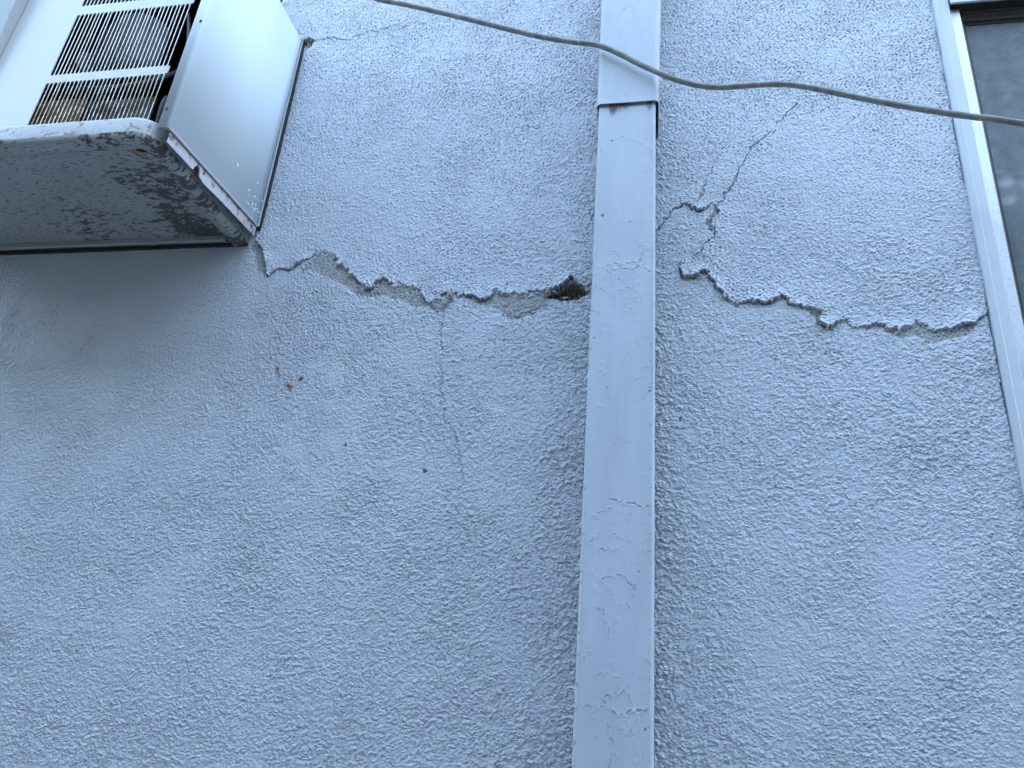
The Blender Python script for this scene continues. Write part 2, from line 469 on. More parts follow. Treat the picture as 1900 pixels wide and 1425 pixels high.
# hairline cracks: (width mm, depth mm, points)
HAIR = [
 (1.3, 3.5, [(826, 572), (823, 592), (819, 621), (817, 640), (818, 661), (815, 676), (821, 693), (819, 714), (816, 739), (822, 768), (834, 790), (846, 803), (850, 838), (858, 865), (859, 888)]),
 (.9, 1.5, [(859, 888), (852, 915), (845, 960), (838, 1020), (833, 1080), (828, 1150), (826, 1210), (820, 1262)]),
 (1.0, 1.8, [(500, 515), (497, 532), (499, 552), (503, 575), (506, 600), (512, 622)]),
 (1.3, 5.0, [(584, 77), (607, 71), (626, 72), (639, 74), (664, 67), (689, 60), (721, 52), (749, 44)]),
 (.9, 1.5, [(749, 44), (778, 33)]),
 (1.3, 6.0, [(1333, 386), (1346, 362), (1355, 349), (1364, 331), (1378, 305), (1392, 282), (1408, 262)]),
 (1.2, 5.0, [(1408, 262), (1425, 245), (1440, 234), (1452, 222), (1465, 206), (1480, 194)]),
 (.9, 1.8, [(1298, 361), (1310, 345), (1328, 299), (1341, 276), (1362, 246), (1375, 238), (1383, 213), (1402, 189), (1406, 173)]),
 (1.3, 4.0, [(1293, 376), (1300, 366), (1304, 352), (1309, 336)]),
 (1.2, 3.0, [(1309, 387), (1317, 374), (1323, 370)]),
 (1.0, 2.2, [(1295, 396), (1290, 412), (1287, 428)]),
 (1.2, 3.0, [(1292, 462), (1298, 453), (1306, 449)]),
 (.9, 1.6, [(1512, 1385), (1522, 1366), (1533, 1355), (1552, 1346), (1572, 1346), (1600, 1342), (1625, 1337), (1661, 1328)]),
 (1.3, 3.5, [(936, 540), (941, 533), (943, 528)]),
 (1.4, 3.5, [(946, 562), (937, 568), (934, 580), (945, 588), (962, 591), (985, 581), (996, 574), (1006, 562)]),
 (1.0, 2.2, [(798, 563), (806, 574), (816, 578), (823, 568)]),
 (1.1, 2.5, [(1312, 503), (1320, 496), (1324, 492)]),
 (1.1, 2.5, [(1094, 534), (1088, 538), (1082, 545)]),
]
MORTAR = [  # patches where paint and finish coat are gone
 [(575, 484), (586, 471), (600, 467), (614, 471), (625, 484), (638, 497), (654, 505), (661, 517), (664, 526), (688, 541), (701, 543), (690, 548), (672, 545), (650, 533), (634, 522), (612, 515), (598, 505), (586, 498), (560, 497)],
 [(701, 518), (716, 525), (733, 531), (752, 529), (767, 538), (784, 553), (797, 563), (790, 567), (770, 564), (752, 556), (728, 547), (706, 543), (692, 541)],
 [(906, 553), (919, 537), (934, 545), (960, 549), (990, 544), (1008, 545), (1012, 560), (1001, 575), (990, 582), (962, 590), (945, 589), (934, 580), (918, 566), (890, 562), (882, 558)],
 [(800, 560), (823, 556), (823, 574), (812, 578), (801, 570)],
 [(1312, 405), (1331, 384), (1334, 391), (1320, 410), (1318, 424), (1310, 410)],
 [(1645, 606), (1668, 612), (1684, 606), (1697, 594), (1714, 604), (1740, 616), (1775, 609), (1800, 604), (1796, 614), (1770, 622), (1745, 632), (1725, 632), (1700, 620), (1672, 620), (1650, 613)],
 [(1498, 570), (1530, 577), (1520, 592), (1512, 584)],
 [(468, 452), (480, 452), (488, 474), (492, 500), (488, 508), (478, 496), (471, 474)],
]
CAV = [(1008, 553), (1016, 546), (1034, 538), (1050, 530), (1063, 523), (1077, 530), (1086, 536), (1093, 546), (1088, 552), (1075, 556), (1050, 558), (1030, 554)]
CAV2 = [(560, 74), (574, 70), (584, 76), (580, 86), (572, 92), (564, 88)]

def make_wall_face():
    DX = .0013
    nx = int(round((WX1 - WX0) / DX)) + 1
    nu = int(round((WZ1 - WZ0) / DX)) + 1
    shp = (nu, nx)
    n7 = band(shp, DX, .0072, .0056, 1, .45)
    n4 = band(shp, DX, .0044, .0035, 2, .35)
    nd = band(shp, DX, .0120, .0052, 3, .40, .30)        # trowel drag, rising to the right
    ne = band(shp, DX, .0120, .0052, 4, .40, -.35)
    lowA = lowpass(shp, DX, .11, 5); lowB = lowpass(shp, DX, .20, 6); lowC = lowpass(shp, DX, .05, 7)
    und = lowpass(shp, DX, .16, 8)
    wx = lowpass(shp, DX, .0045, 9) * .0010 + lowpass(shp, DX, .02, 19) * .0014
    wz = lowpass(shp, DX, .0045, 10) * .0010 + lowpass(shp, DX, .02, 20) * .0014
    pn = band(shp, DX, .0066, .0035, 13, .38, .1)
    hl = band(shp, DX, .045, .0075, 11, .5)
    grit = band(shp, DX, .0034, .0034, 12, .3)
    # rows: finer at the bottom, where the wall is nearest to the eye
    zs = [WZ0]
    while zs[-1] < WZ1:
        zs.append(zs[-1] + .00118 + .00058 * (zs[-1] - WZ0) / (WZ1 - WZ0))
    zs = np.array(zs, np.float32); zs[-1] = WZ1
    xs = np.linspace(WX0, WX1, nx).astype(np.float32)
    fi = (zs - WZ0) / DX; i0 = np.clip(fi.astype(int), 0, nu - 2); ft = (fi - i0)[:, None]
    def rs(a): return a[i0] * (1 - ft) + a[i0 + 1] * ft
    n7, n4, nd, ne, lowA, lowB, lowC, und, wx, wz, hl, grit, pn = map(rs, (n7, n4, nd, ne, lowA, lowB, lowC, und, wx, wz, hl, grit, pn))
    X, Z = np.meshgrid(xs, zs)
    def blob(px, py, rx, rz):
        c = P(px, py); return np.exp(-(((X - c[0]) / rx) ** 2 + ((Z - c[2]) / rz) ** 2))
    # --- stucco relief
    smooth = np.clip(blob(150, 560, .34, .16) * 1.0 + blob(590, 800, .05, .12) * .8 + blob(1690, 1090, .05, .09) * .7 + blob(1500, 1180, .10, .14) * .45
                     + blob(520, 470, .04, .05) * .8 + blob(730, 270, .10, .12) * .25 + blob(1560, 330, .16, .12) * .3 + blob(450, 1250, .16, .1) * .2, 0, 1)
    amp = np.clip(1.0 + .11 * lowA + .04 * lowC, .5, 1.5) * (1 - .72 * smooth)
    mixd = sstep(lowB, -.5, .9); mixe = sstep(-lowB, .1, 1.2)
    n = .55 * n7 + .50 * n4 + .34 * mixd * nd + .34 * mixe * ne
    amp = amp * (1 + .45 * np.exp(-((X + .055) / .105) ** 2))     # coarser where no trowel reached, beside the downspout
    up_ = sstep(Z + .10 * lowB, .42, 1.0)                  # upper part: flatter, with pits
    d1, _, r1 = cells(X * .78 + wx * 1.2, Z + wz * 1.2, .0054, 0)
    d2, _, r2 = cells(X * .74 + wx, Z + wz, .0036, 37)
    def grains(d, r):                                      # single grains standing on a flatter ground, all of different size
        return (.35 + .9 * r) * np.clip(1 - (d / (.46 + .30 * r)) ** 2, 0, 1) ** .75
    dome, dome2 = grains(d1, r1), grains(d2, r2)
    wc = np.clip(.08 + .80 * np.exp(-((X + .055) / .15) ** 2) + .35 * blob(640, 640, .2, .16) + .2 * sstep(lowB, .4, 1.6), 0, 1)
    peb = (.16 + .95 * wc) * dome + (.95 - .55 * wc) * dome2 + .12 * n
    H = (peb - .38) * amp * (1 - .40 * up_) * .0016
    grainy = np.clip(amp * (1 - .45 * up_), 0, 1.5) / 1.5
    relief = H.copy()
    pm = sstep(pn + .05 * lowC + .09 * lowA, .62, 1.35) * (1 - .8 * smooth)
    H -= pm * (.0004 + .0014 * up_)
    H += und * .0004
    # --- alligatored paint
    mk2 = np.clip(blob(545, 590, .07, .09) + blob(585, 760, .045, .12), 0, 1)
    mk = np.clip(mk2 + blob(640, 640, .20, .13) + blob(1010, 680, .12, .16) * .9 + blob(580, 760, .06, .15) + blob(1290, 640, .10, .1) * .5 + blob(980, 940, .1, .14) * .4
                 + blob(330, 620, .15, .1) * .5 + blob(560, 430, .05, .06), 0, 1)
    cs = .0088
    f1, f2, _ = cells(X + wx * 2.2, Z + wz * 2.2, cs, 11)
    edge = (f2 - f1) * cs
    crk = (1 - sstep(edge, .0003, .0014)) * mk * sstep(lowC + .5 * n7 + 1.2 * mk2, -.7, .5)
    H -= relief * .45 * mk2 + crk * (.0009 + .0004 * mk2)
    H += (1 - f1.clip(0, 1)) * mk * .0006
    # --- long horizontal drag cracks under the air conditioner
    mh = blob(150, 600, .30, .13)
    hz = (1 - sstep(np.abs(hl), .03, .14)) * sstep(lowC + .6 * n7, -.1, .6) * mh
    H -= hz * .0022 + pm * mh * .0010
    # --- cracks and the loosened coat
    Xw, Zw = X + wx, Z + wz
    mort = np.zeros(X.shape, np.float32); cav = mort.copy(); grime = mort.copy(); rust = mort.copy()
    for lip, close in ((LIP_L, [(1125, -60), (640, -60), (462, 300)]), (LIP_R, [(1800, -60), (1195, -60)])):
        lip = jag(lip, .13, 2, len(lip))
        pts = w2([(a, b) for a, b, _, _ in lip]); hv = [h * .001 for _, _, h, _ in lip]; gv = [q * .001 for _, _, _, q in lip]
        px = [p[0] for p in pts]; pz = [p[1] for p in pts]
        c0, c1 = np.searchsorted(xs, [min(px) - .12, max(px) + .12]); r0, r1 = np.searchsorted(zs, [min(pz) - .10, max(pz) + .26])
        S = (slice(r0, r1), slice(c0, c1))
        d, hh, gg = seg_dist(Xw[S], Zw[S], pts, hv, gv); hh = hh * np.clip(.62 + .20 * lowC[S] + .10 * n7[S], .2, 1.0); gg = gg * np.clip(.95 + .3 * lowC[S], .3, 1.3)
        ins = in_poly(Xw[S], Zw[S], pts + w2(close))
        fade = 1 - sstep(Z[S] - max(pz), .05, .24)
        e0 = min(px); e1 = max(px)
        fx = sstep(X[S], e0 - .03, e0 + .004) * (1 - sstep(X[S], e1 - .002, e1 + .02))
        fx = np.where(X[S] < e0 + .01, fx, np.where(X[S] > e1 - .01, fx, 1))
        prof = .35 * np.exp(-d / .08) + .65 * np.exp(-d / .011)
        H[S] += np.where(ins, 1.12 * hh * prof * fade, 0) * fx
        H[S] -= relief[S] * np.where(ins, .60 * np.exp(-d / .016), .55 * np.exp(-d / .012)) * fx       # trowelled thin along the break
        gapw = .0005 + gg * .10
        gap = (~ins) * (1 - sstep(d, gapw * .5, gapw * 1.3)) * fx
        H[S] -= gap * gg * 1.9
        H[S] -= (~ins) * np.exp(-d / .012) * hh * .22 * fx
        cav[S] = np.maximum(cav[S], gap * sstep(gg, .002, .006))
        face = (~ins) * (1 - sstep(d, .0006, .0016)) * sstep(hh, .002, .006) * (lowC[S] + n7[S] * .7 > -.2)
        mort[S] = np.maximum(mort[S], face * .75)
    for w, dep, pl in HAIR:
        pts = w2(jag(pl, .09, 2, len(pl)))
        px = [p[0] for p in pts]; pz = [p[1] for p in pts]
        c0, c1 = np.searchsorted(xs, [min(px) - .01, max(px) + .01]); r0, r1 = np.searchsorted(zs, [min(pz) - .01, max(pz) + .01])
        S = (slice(r0, r1), slice(c0, c1))
        d, _ = seg_dist(Xw[S], Zw[S], pts)
        w_ = (w * .001) * np.clip(1 + .35 * lowC[S], .5, 1.6)
        gr = 1 - sstep(d, w_ * .35, w_ * 1.0)
        H[S] -= gr * dep * .00055
        H[S] += np.exp(-(d / .004) ** 2) * .0003
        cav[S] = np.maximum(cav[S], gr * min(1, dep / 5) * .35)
    for i, pl in enumerate(MORTAR):
        pts = w2(pl)
        px = [p[0] for p in pts]; pz = [p[1] for p in pts]
        c0, c1 = np.searchsorted(xs, [min(px) - .02, max(px) + .02]); r0, r1 = np.searchsorted(zs, [min(pz) - .02, max(pz) + .02])
        S = (slice(r0, r1), slice(c0, c1))
        d, _ = seg_dist(Xw[S], Zw[S] + .0035, pts + pts[:1]); sg = np.where(in_poly(Xw[S], Zw[S] + .0035, pts), d, -d) + .0012
        k = sstep(sg + .0016 * n7[S], -.0010, .0016)
        H[S] -= k * (.0016 + .0005 * n4[S])
        mort[S] = np.maximum(mort[S], k * .92)
    for pl, dep in ((CAV, .012), (CAV2, .009)):
        pts = w2(pl)
        px = [p[0] for p in pts]; pz = [p[1] for p in pts]
        c0, c1 = np.searchsorted(xs, [min(px) - .02, max(px) + .02]); r0, r1 = np.searchsorted(zs, [min(pz) - .02, max(pz) + .02])
        S = (slice(r0, r1), slice(c0, c1))
        d, _ = seg_dist(Xw[S], Zw[S], pts + pts[:1]); sg = np.where(in_poly(Xw[S], Zw[S], pts), d, -d)
        k = sstep(sg + .001 * n4[S], -.0005, .006)
        H[S] -= k * dep * np.clip(.70 + .32 * n7[S] + .28 * n4[S] + .25 * lowC[S], .1, 1.8)
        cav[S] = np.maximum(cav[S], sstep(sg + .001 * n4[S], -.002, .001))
    # --- rust spots, nail holes
    for px, py, rx, rz, s in ((558, 703, .0058, .0066, 1.0), (537, 717, .0046, .0082, .9), (514, 688, .0040, .0046, .8), (516, 697, .0036, .0042, .8), (411, 695, .004, .005, .4), (645, 825, .0034, .0038, 1.0)):
        c = P(px, py); q = np.sqrt(((Xw - c[0]) / rx) ** 2 + ((Zw - c[2]) / rz) ** 2)
        rust = np.maximum(rust, (1 - sstep(q, .55, 1.25)) * s)
        H -= (1 - sstep(q, .2, .9)) * .0014 * s
        run = np.exp(-((Xw - c[0]) / (rx * .6)) ** 2) * (1 - sstep(c[2] - Zw, .003, .022)) * (Zw < c[2])      # rust run-off
        rust = np.maximum(rust, run * .28 * s)
    for px, py, r in ((788, 872, .0028), (703, 478, .0016), (585, 465, .002), (620, 480, .0018), (1262, 776, .0016)):
        c = P(px, py); q = np.hypot(Xw - c[0], Zw - c[2]) / r
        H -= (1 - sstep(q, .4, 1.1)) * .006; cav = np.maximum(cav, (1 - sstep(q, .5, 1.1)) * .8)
    # washed-out dirt above one nail, dirt veil under the unit
    grime = np.maximum(grime, blob(788, 861, .0025, .006) * .35)
    # --- open joint against the window trim
    jn = .4742 + .0009 * lowC + .0006 * n7
    j = sstep(X, jn - .0004, jn + .0008) * sstep(lowB + .6 * lowA, -1.1, .3)
    H -= j * .009
    H = np.where(X > .4768, -.012, H)
    # --- the edge of the patch runs out flush into the rest of the face
    ed = np.minimum(np.minimum(X - WX0, Z - WZ0), WZ1 - Z); H *= sstep(ed, 0, .012)
    nz = len(zs)
    co = np.empty((nz * nx, 3), np.float32)
    co[:, 0] = X.ravel(); co[:, 1] = -H.ravel(); co[:, 2] = Z.ravel() - GZ
    idx = np.arange(nz * nx).reshape(nz, nx)
    q = np.stack([idx[:-1, :-1], idx[:-1, 1:], idx[1:, 1:], idx[1:, :-1]], -1)
    hid = (X[:-1, :-1] < -.80) & (Z[:-1, :-1] > .83) & (Z[:-1, :-1] < 1.40)      # behind the unit: left to the backing
    hs = np.stack([H[:-1, :-1], H[:-1, 1:], H[1:, 1:], H[1:, :-1]]); steep = (hs.max(0) - hs.min(0)) > .0024     # broken edges stay sharp
    steep = steep[~hid].ravel()
    q = q[~hid].reshape(-1, 4)
    used = np.zeros(nz * nx, bool); used[q.ravel()] = True
    rem = np.cumsum(used) - 1; co = co[used]; q = rem[q].astype(np.int32)
    me = bpy.data.meshes.new('stucco_face')
    me.vertices.add(len(co)); me.vertices.foreach_set('co', co.ravel())
    me.loops.add(q.size); me.loops.foreach_set('vertex_index', q.ravel())
    me.polygons.add(len(q)); me.polygons.foreach_set('loop_start', np.arange(0, q.size, 4, dtype=np.int32))
    me.polygons.foreach_set('use_smooth', ~steep)
    me.update(calc_edges=True)
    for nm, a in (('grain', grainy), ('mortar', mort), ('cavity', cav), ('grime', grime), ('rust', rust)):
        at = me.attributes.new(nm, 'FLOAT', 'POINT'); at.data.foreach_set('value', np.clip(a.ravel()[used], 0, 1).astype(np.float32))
    o = link('stucco_face', me, MT['wall'], wall)
    print('wall quads', len(q))
    return o

make_wall_face()
# the rest of the face and the body of the wall, round the finely modelled piece and the window opening
BX0, BX1, BZ1 = -22.0, 22.0, 8.0
build('wall_body', *join(
    box(BX0, WX0, 0, .24, GZ, BZ1), box(WX1, WIN_X1, 0, .24, WIN_Z1, BZ1), box(WX0, WX1, 0, .24, WZ1, BZ1),
    box(WX0, WX1, 0, .24, GZ, WZ0), box(WX1, WIN_X1, 0, .24, GZ, WIN_Z0), box(WIN_X1, BX1, 0, .24, GZ, BZ1),
    box(WX0, WX1, .030, .239, WZ0, WZ1)), MT['wall2'], wall)
# closed room behind the window
rv = [(.3, .25, -.9), (2.6, .25, -.9), (2.6, .25, 1.6), (.3, .25, 1.6), (.3, 2.6, -.9), (2.6, 2.6, -.9), (2.6, 2.6, 1.6), (.3, 2.6, 1.6)]
build('room_shell', rv, [(4, 5, 6, 7), (0, 1, 5, 4), (3, 7, 6, 2), (0, 4, 7, 3), (1, 2, 6, 5)], MT['room'], wall)

# stones and flakes that sit in the broken coat
def pebble(name, px, py, y, r, sc, seed, mat):
    rng = random.Random(seed); c = P(px, py, y)
    import bmesh
    bm = bmesh.new(); bmesh.ops.create_icosphere(bm, subdivisions=1, radius=r)
    for v in bm.verts:
        k = 1 + rng.uniform(-.38, .30); v.co = Vector((v.co.x * sc[0] * k, v.co.y * sc[1] * k, v.co.z * sc[2] * k))
    bmesh.ops.rotate(bm, verts=bm.verts, cent=(0, 0, 0), matrix=Matrix.Rotation(rng.uniform(-.6, .6), 3, 'Y'))
    me = bpy.data.meshes.new(name); bm.to_mesh(me); bm.free()
    loc = Vector(c) - root_loc(wall)
    return link(name, me, mat, wall, loc)
for i, (px, py, y, r, sc) in enumerate([(827, 562, -.004, .0056, (.8, .7, 1.25)), (838, 553, -.004, .0042, (1.2, .7, .7)), (1017, 543, -.003, .0068, (1.1, .8, .9)), (1028, 541, -.002, .0046, (1.2, .8, .6)),
        (1070, 534, .014, .0075, (1.0, .7, 1.1)), (1047, 553, .004, .0045, (1.6, .6, .6)), (1089, 538, .001, .0062, (.8, .8, 1.1)), (1297, 517, -.006, .0038, (.9, .8, 1.1)), (1299, 510, -.006, .0026, (1, .8, 1))]):
    pebble('stone', px, py, y, r, sc, 50 + i, MT['stone'])
for i, (px, py, w, h) in enumerate([(749, 44, .011, .004), (652, 502, .007, .005), (630, 484, .006, .006), (733, 528, .007, .004)]):
    c = P(px, py, -.006); rng = random.Random(90 + i)
    n = 9; ring = [(c[0] + w * math.cos(2 * math.pi * k / n) * rng.uniform(.6, 1.1), -.006 + rng.uniform(-.001, .001), c[2] + h * math.sin(2 * math.pi * k / n) * rng.uniform(.6, 1.1) + .35 * h * math.cos(2 * math.pi * k / n)) for k in range(n)]
    bk = [(a, b + .0015, d) for a, b, d in ring]
    build('paint_flake', ring + bk, [tuple(range(n)), tuple(range(2 * n - 1, n - 1, -1))] + [(k, k + n, (k + 1) % n + n, (k + 1) % n) for k in range(n)], MT['trim'], wall)

# ------------------------------------------------------------------ downspout
spout = empty('downspout', (-.055, -.03, GZ), 'pale blue-grey painted rectangular metal downspout running down the stucco wall', 'downspout')
PIPE_LINES = [(1.0, [(1143, 256), (1150, 253), (1158, 257), (1160, 262), (1183, 261), (1190, 265), (1198, 272), (1207, 276), (1210, 287)]),
 (1.2, [(1104, 493), (1130, 492), (1145, 489), (1165, 489), (1185, 486), (1192, 480), (1194, 468)]), (1.4, [(1125, 502), (1160, 499), (1200, 496)]),
 (1.0, [(1131, 468), (1138, 465), (1145, 470), (1148, 478)]), (.9, [(1105, 527), (1108, 538), (1122, 538)]), (1.1, [(1147, 541), (1180, 537)]),
 (.9, [(1098, 572), (1108, 576), (1115, 584)]), (1.5, [(1132, 926), (1150, 929), (1166, 935), (1203, 939)]), (1.1, [(1101, 958), (1110, 952), (1125, 948), (1133, 943)]),
 (1.0, [(1090, 1004), (1098, 1006), (1100, 998), (1110, 996)]), (.9, [(1111, 1021), (1130, 1020), (1150, 1020)]), (1.0, [(1145, 998), (1160, 998), (1172, 1006)]),
 (1.1, [(1118, 1077), (1135, 1073), (1150, 1068), (1165, 1078), (1172, 1090), (1175, 1105)]), (.9, [(1111, 1128), (1118, 1130), (1125, 1160), (1132, 1185)]),
 (1.1, [(1121, 1297), (1140, 1288), (1158, 1281), (1166, 1293), (1170, 1305)]), (1.5, [(1135, 1315), (1150, 1326), (1165, 1316), (1185, 1320), (1205, 1315)]), (1.1, [(1170, 1319), (1185, 1322), (1200, 1321)]),
 (1.1, [(1127, 1345), (1130, 1365), (1137, 1382)]), (.9, [(1128, 1352), (1145, 1347), (1153, 1352)]), (.9, [(1123, 1410), (1132, 1400), (1145, 1402)]), (.8, [(1168, 203), (1150, 206), (1140, 210)]),
 (.9, [(1120, 600), (1132, 601)]), (.9, [(1113, 602), (1116, 612), (1120, 616)]), (.9, [(1184, 637), (1180, 628), (1186, 622)]), (.9, [(1200, 630), (1194, 622)]), (1.0, [(1175, 706), (1182, 702), (1200, 700)]), (1.0, [(1080, 1310), (1100, 1311), (1118, 1313)])]
_r = random.Random(21)
for _ in range(110):
    py = 240 + 1200 * _r.random() ** .75; px = _r.uniform(1075, 1208) if py > 700 else _r.uniform(1108, 1212)
    a = _r.choice([0, 0, 1.57, 1.3]) + _r.uniform(-.5, .5); pl = [(px, py)]
    for k in range(_r.randint(1, 3)):
        a += _r.uniform(-.9, .9); L = _r.uniform(3, 10); px += L * math.cos(a); py += L * math.sin(a); pl.append((px, py))
    PIPE_LINES.append((_r.uniform(.4, .9), pl))

def ring_profile(x0, x1, y0, y1, r, nfront, nside=3, arc=5):
    """rounded rectangle, starts at the left of the front face and runs to the right"""
    pts = []
    for k in range(nfront + 1): pts.append((x0 + r + (x1 - x0 - 2 * r) * k / nfront, y0))
    for cx, cy, a0 in ((x1 - r, y0 + r, -90), (x1 - r, y1 - r, 0), (x0 + r, y1 - r, 90), (x0 + r, y0 + r, 180)):
        for k in range(1, arc + 1):
            a = math.radians(a0 + 90 * k / arc)
            q = (cx + r * math.cos(a), cy + r * math.sin(a))
            if not (a0 == 180 and k == arc): pts.append(q)
        if a0 == -90:
            for k in range(1, nside): pts.append((x1, y0 + r + (y1 - y0 - 2 * r) * k / nside))
        if a0 == 90:
            for k in range(1, nside): pts.append((x0, y1 - r - (y1 - y0 - 2 * r) * k / nside))
    return np.array(pts, np.float32)

def sweep(name, prof_fn, zs, mat, parent, disp=None, attrs=None, inner=0.0):
    p0 = prof_fn(zs[0]); n = len(p0); m = len(zs)
    co = np.empty((m, n, 3), np.float32)
    for i, z in enumerate(zs):
        co[i, :, :2] = prof_fn(z); co[i, :, 2] = z
    A = {}
    if disp is not None:
        dy, A = disp(co[:, :, 0], co[:, :, 2]); front = np.zeros(n, bool); front[:] = np.abs(p0[:, 1] - p0[:, 1].min()) < 1e-6
        co[:, :, 1] -= dy * front[None, :]
    off = root_loc(parent); co -= np.array(off, np.float32)
    idx = np.arange(m * n).reshape(m, n); nxt = np.roll(idx, -1, 1)
    q = np.stack([idx[:-1], nxt[:-1], nxt[1:], idx[1:]], -1).reshape(-1, 4)
    me = bpy.data.meshes.new(name); me.from_pydata(co.reshape(-1, 3).tolist(), [], q.tolist())
    me.polygons.foreach_set('use_smooth', [True] * len(me.polygons))
    for nm in ('grime', 'rust'):
        at = me.attributes.new(nm, 'FLOAT', 'POINT')
        v = A.get(nm); at.data.foreach_set('value', (np.zeros(m * n, np.float32) if v is None else np.clip(v, 0, 1).astype(np.float32).ravel()))
    me.update()
    o = link(name, me, mat, parent)
    if inner:
        s = o.modifiers.new('thickness', 'SOLIDIFY'); s.thickness = inner; s.offset = -1
    return o

YF = -.104
PL0, PL1 = P(1111, 195, YF)[0], P(1060, 1424, YF)[0]; PR0, PR1 = P(1216.5, 195, YF)[0], P(1213, 1424, YF)[0]
def lower_prof(z):
    k = (.93 - z) / .98
    return ring_profile(PL0 + (PL1 - PL0) * k, PR0 + (PR1 - PR0) * k, YF, -.020, .0042, 84)
def pipe_disp(X, Z):
    D = np.zeros(X.shape, np.float32); gr = D.copy(); ru = D.copy()
    z1 = Z[:, 0]
    rng = np.random.default_rng(5)
    ph = rng.uniform(0, 6.28, 12)
    D += .0009 * np.sin(Z * 7 + 1) + .0005 * np.sin(Z * 19 + X * 30 + 2)                     # slight waviness of the sheet
    D += .0003 * np.exp(-((Z - P(1150, 505, YF)[2]) / .014) ** 2) - .0004 * np.exp(-((Z - P(1150, 470, YF)[2]) / .04) ** 2)
    jit = (np.sin(X * 900 + 3 * np.sin(Z * 700)) * np.sin(Z * 1100 + 2 * np.sin(X * 800))) * .0006
    for w, pl in PIPE_LINES:
        pts = [tuple(P(a, b, YF)[[0, 2]]) for a, b in jag(pl, .2, 2, int(pl[0][1]))]; pz = [p[1] for p in pts]; px = [p[0] for p in pts]
        r0, r1 = np.searchsorted(z1, [min(pz) - .012, max(pz) + .012])
        S = slice(r0, r1)
        if r1 - r0 < 2: continue
        d, _ = seg_dist(X[S] + jit[S], Z[S] + jit[S], pts)
        g = 1 - sstep(d, .0003 * w, .0011 * w)
        g = g * sstep(np.sin(X[S] * 310 + Z[S] * 420) + np.sin(X[S] * 730 - Z[S] * 280 + 1), -.9, .5)
        D[S] -= g * .00055 * w
        D[S] += np.exp(-(np.maximum(d - .0010, 0) / .0012) ** 2) * .00028 * w * (1 - g)
        gr[S] = np.maximum(gr[S], g * .20 * min(1, w))
    for px, py, r, s in ((1118, 400, .0030, 1), (1169, 412, .0014, .8), (1147, 517, .0013, .8), (1205, 726, .0022, 1), (1193, 740, .001, .7), (1135, 262, .0018, .9), (1116, 279, .0013, .6), (1200, 259, .0012, .6), (1197, 1354, .0017, .9),
                         (1102, 627, .0016, .6), (1204, 504, .0016, .7), (1078, 1061, .0014, .6), (1185, 1062, .0015, .5), (1070, 1268, .002, .6), (1065, 1380, .0018, .6)):
        c = P(px, py, YF); q = np.hypot(X + jit - c[0], (Z + jit - c[2]) * .8) / r
        k = 1 - sstep(q, .5, 1.1); gr = np.maximum(gr, k * s); D -= k * .0008
    # rusty crust in the joint under the sleeve
    zt = P(1150, 195, YF)[2]
    nz = np.sin(X * 2300) * np.sin(Z * 1700 + X * 900) * .5 + .5
    for px, rx, rz in ((1137, .0085, .026), (1205, .0055, .020), (1160, .010, .012), (1146, .010, .016)):
        c = P(px, 193, YF)
        q = np.hypot((X - c[0]) / rx, (Z - zt - .002) / rz)
        k = (1 - sstep(q, .5, 1.1)) * sstep(nz, .25, .55); ru = np.maximum(ru, k); D += k * .0012
    gr = np.maximum(gr, (1 - sstep(np.abs(Z - zt - .001), .002, .007)) * .25)
    # chipped right and left arrises
    ch = sstep(np.sin(Z * 210 + 1.3) + np.sin(Z * 517) + np.sin(Z * 1230), 1.75, 2.3)
    gr = np.maximum(gr, ch * (1 - sstep(np.abs(X - X.min(1, keepdims=True) - .003), .0008, .002)) * .6)
    gr = np.maximum(gr, np.roll(ch, 170, 0) * (1 - sstep(np.abs(X + .0105), .0008, .002)) * .5)
    return D, dict(grime=gr, rust=ru)
zl = np.concatenate([np.linspace(GZ, -.17, 30)[:-1], np.arange(-.17, .975, .00125), np.linspace(.976, 1.0, 4)])
sweep('lower_section', lower_prof, zl, MT['pipe'], spout, pipe_disp, inner=.0012)
YU = YF - .0052
UL0, UL1, UR0, UR1 = P(1107, 192, YU)[0], P(1115, 4, YU)[0], P(1222, 192, YU)[0], P(1226.5, 4, YU)[0]
def upper_prof(z):
    k = min((z - .92) / .24, 1.3)
    flare = .0006 * math.exp(-max(z - .92, 0) / .006)
    return ring_profile(UL0 + (UL1 - UL0) * k - flare, UR0 + (UR1 - UR0) * k + flare, YU - flare, -.0145, .0085, 40, 3, 7)
def upper_disp(X, Z):
    D = .0007 * np.sin(Z * 11 + 2) + .0004 * np.sin(X * 60 + Z * 9)
    gr = np.zeros(X.shape, np.float32); ru = gr.copy()
    for px, py, r, s in ((1158, 17, .002, .8), (1144, 140, .0012, .3), (1184, 3, .002, .3)):
        c = P(px, py, YF - .006); q = np.hypot((X - c[0]) * 1.6, (Z - c[2]) * .7) / r; gr = np.maximum(gr, (1 - sstep(q, .5, 1.2)) * s)
    return D, dict(grime=gr, rust=ru)
zb = P(1165, 190, YF - .005)[2]
zu = np.concatenate([zb + np.array([0, .001, .002, .004, .007, .011]), np.arange(zb + .015, 1.40, .004), np.linspace(1.41, 7.8, 40)])
sweep('upper_section', upper_prof, zu, MT['pipe'], spout, upper_disp, inner=.0014)

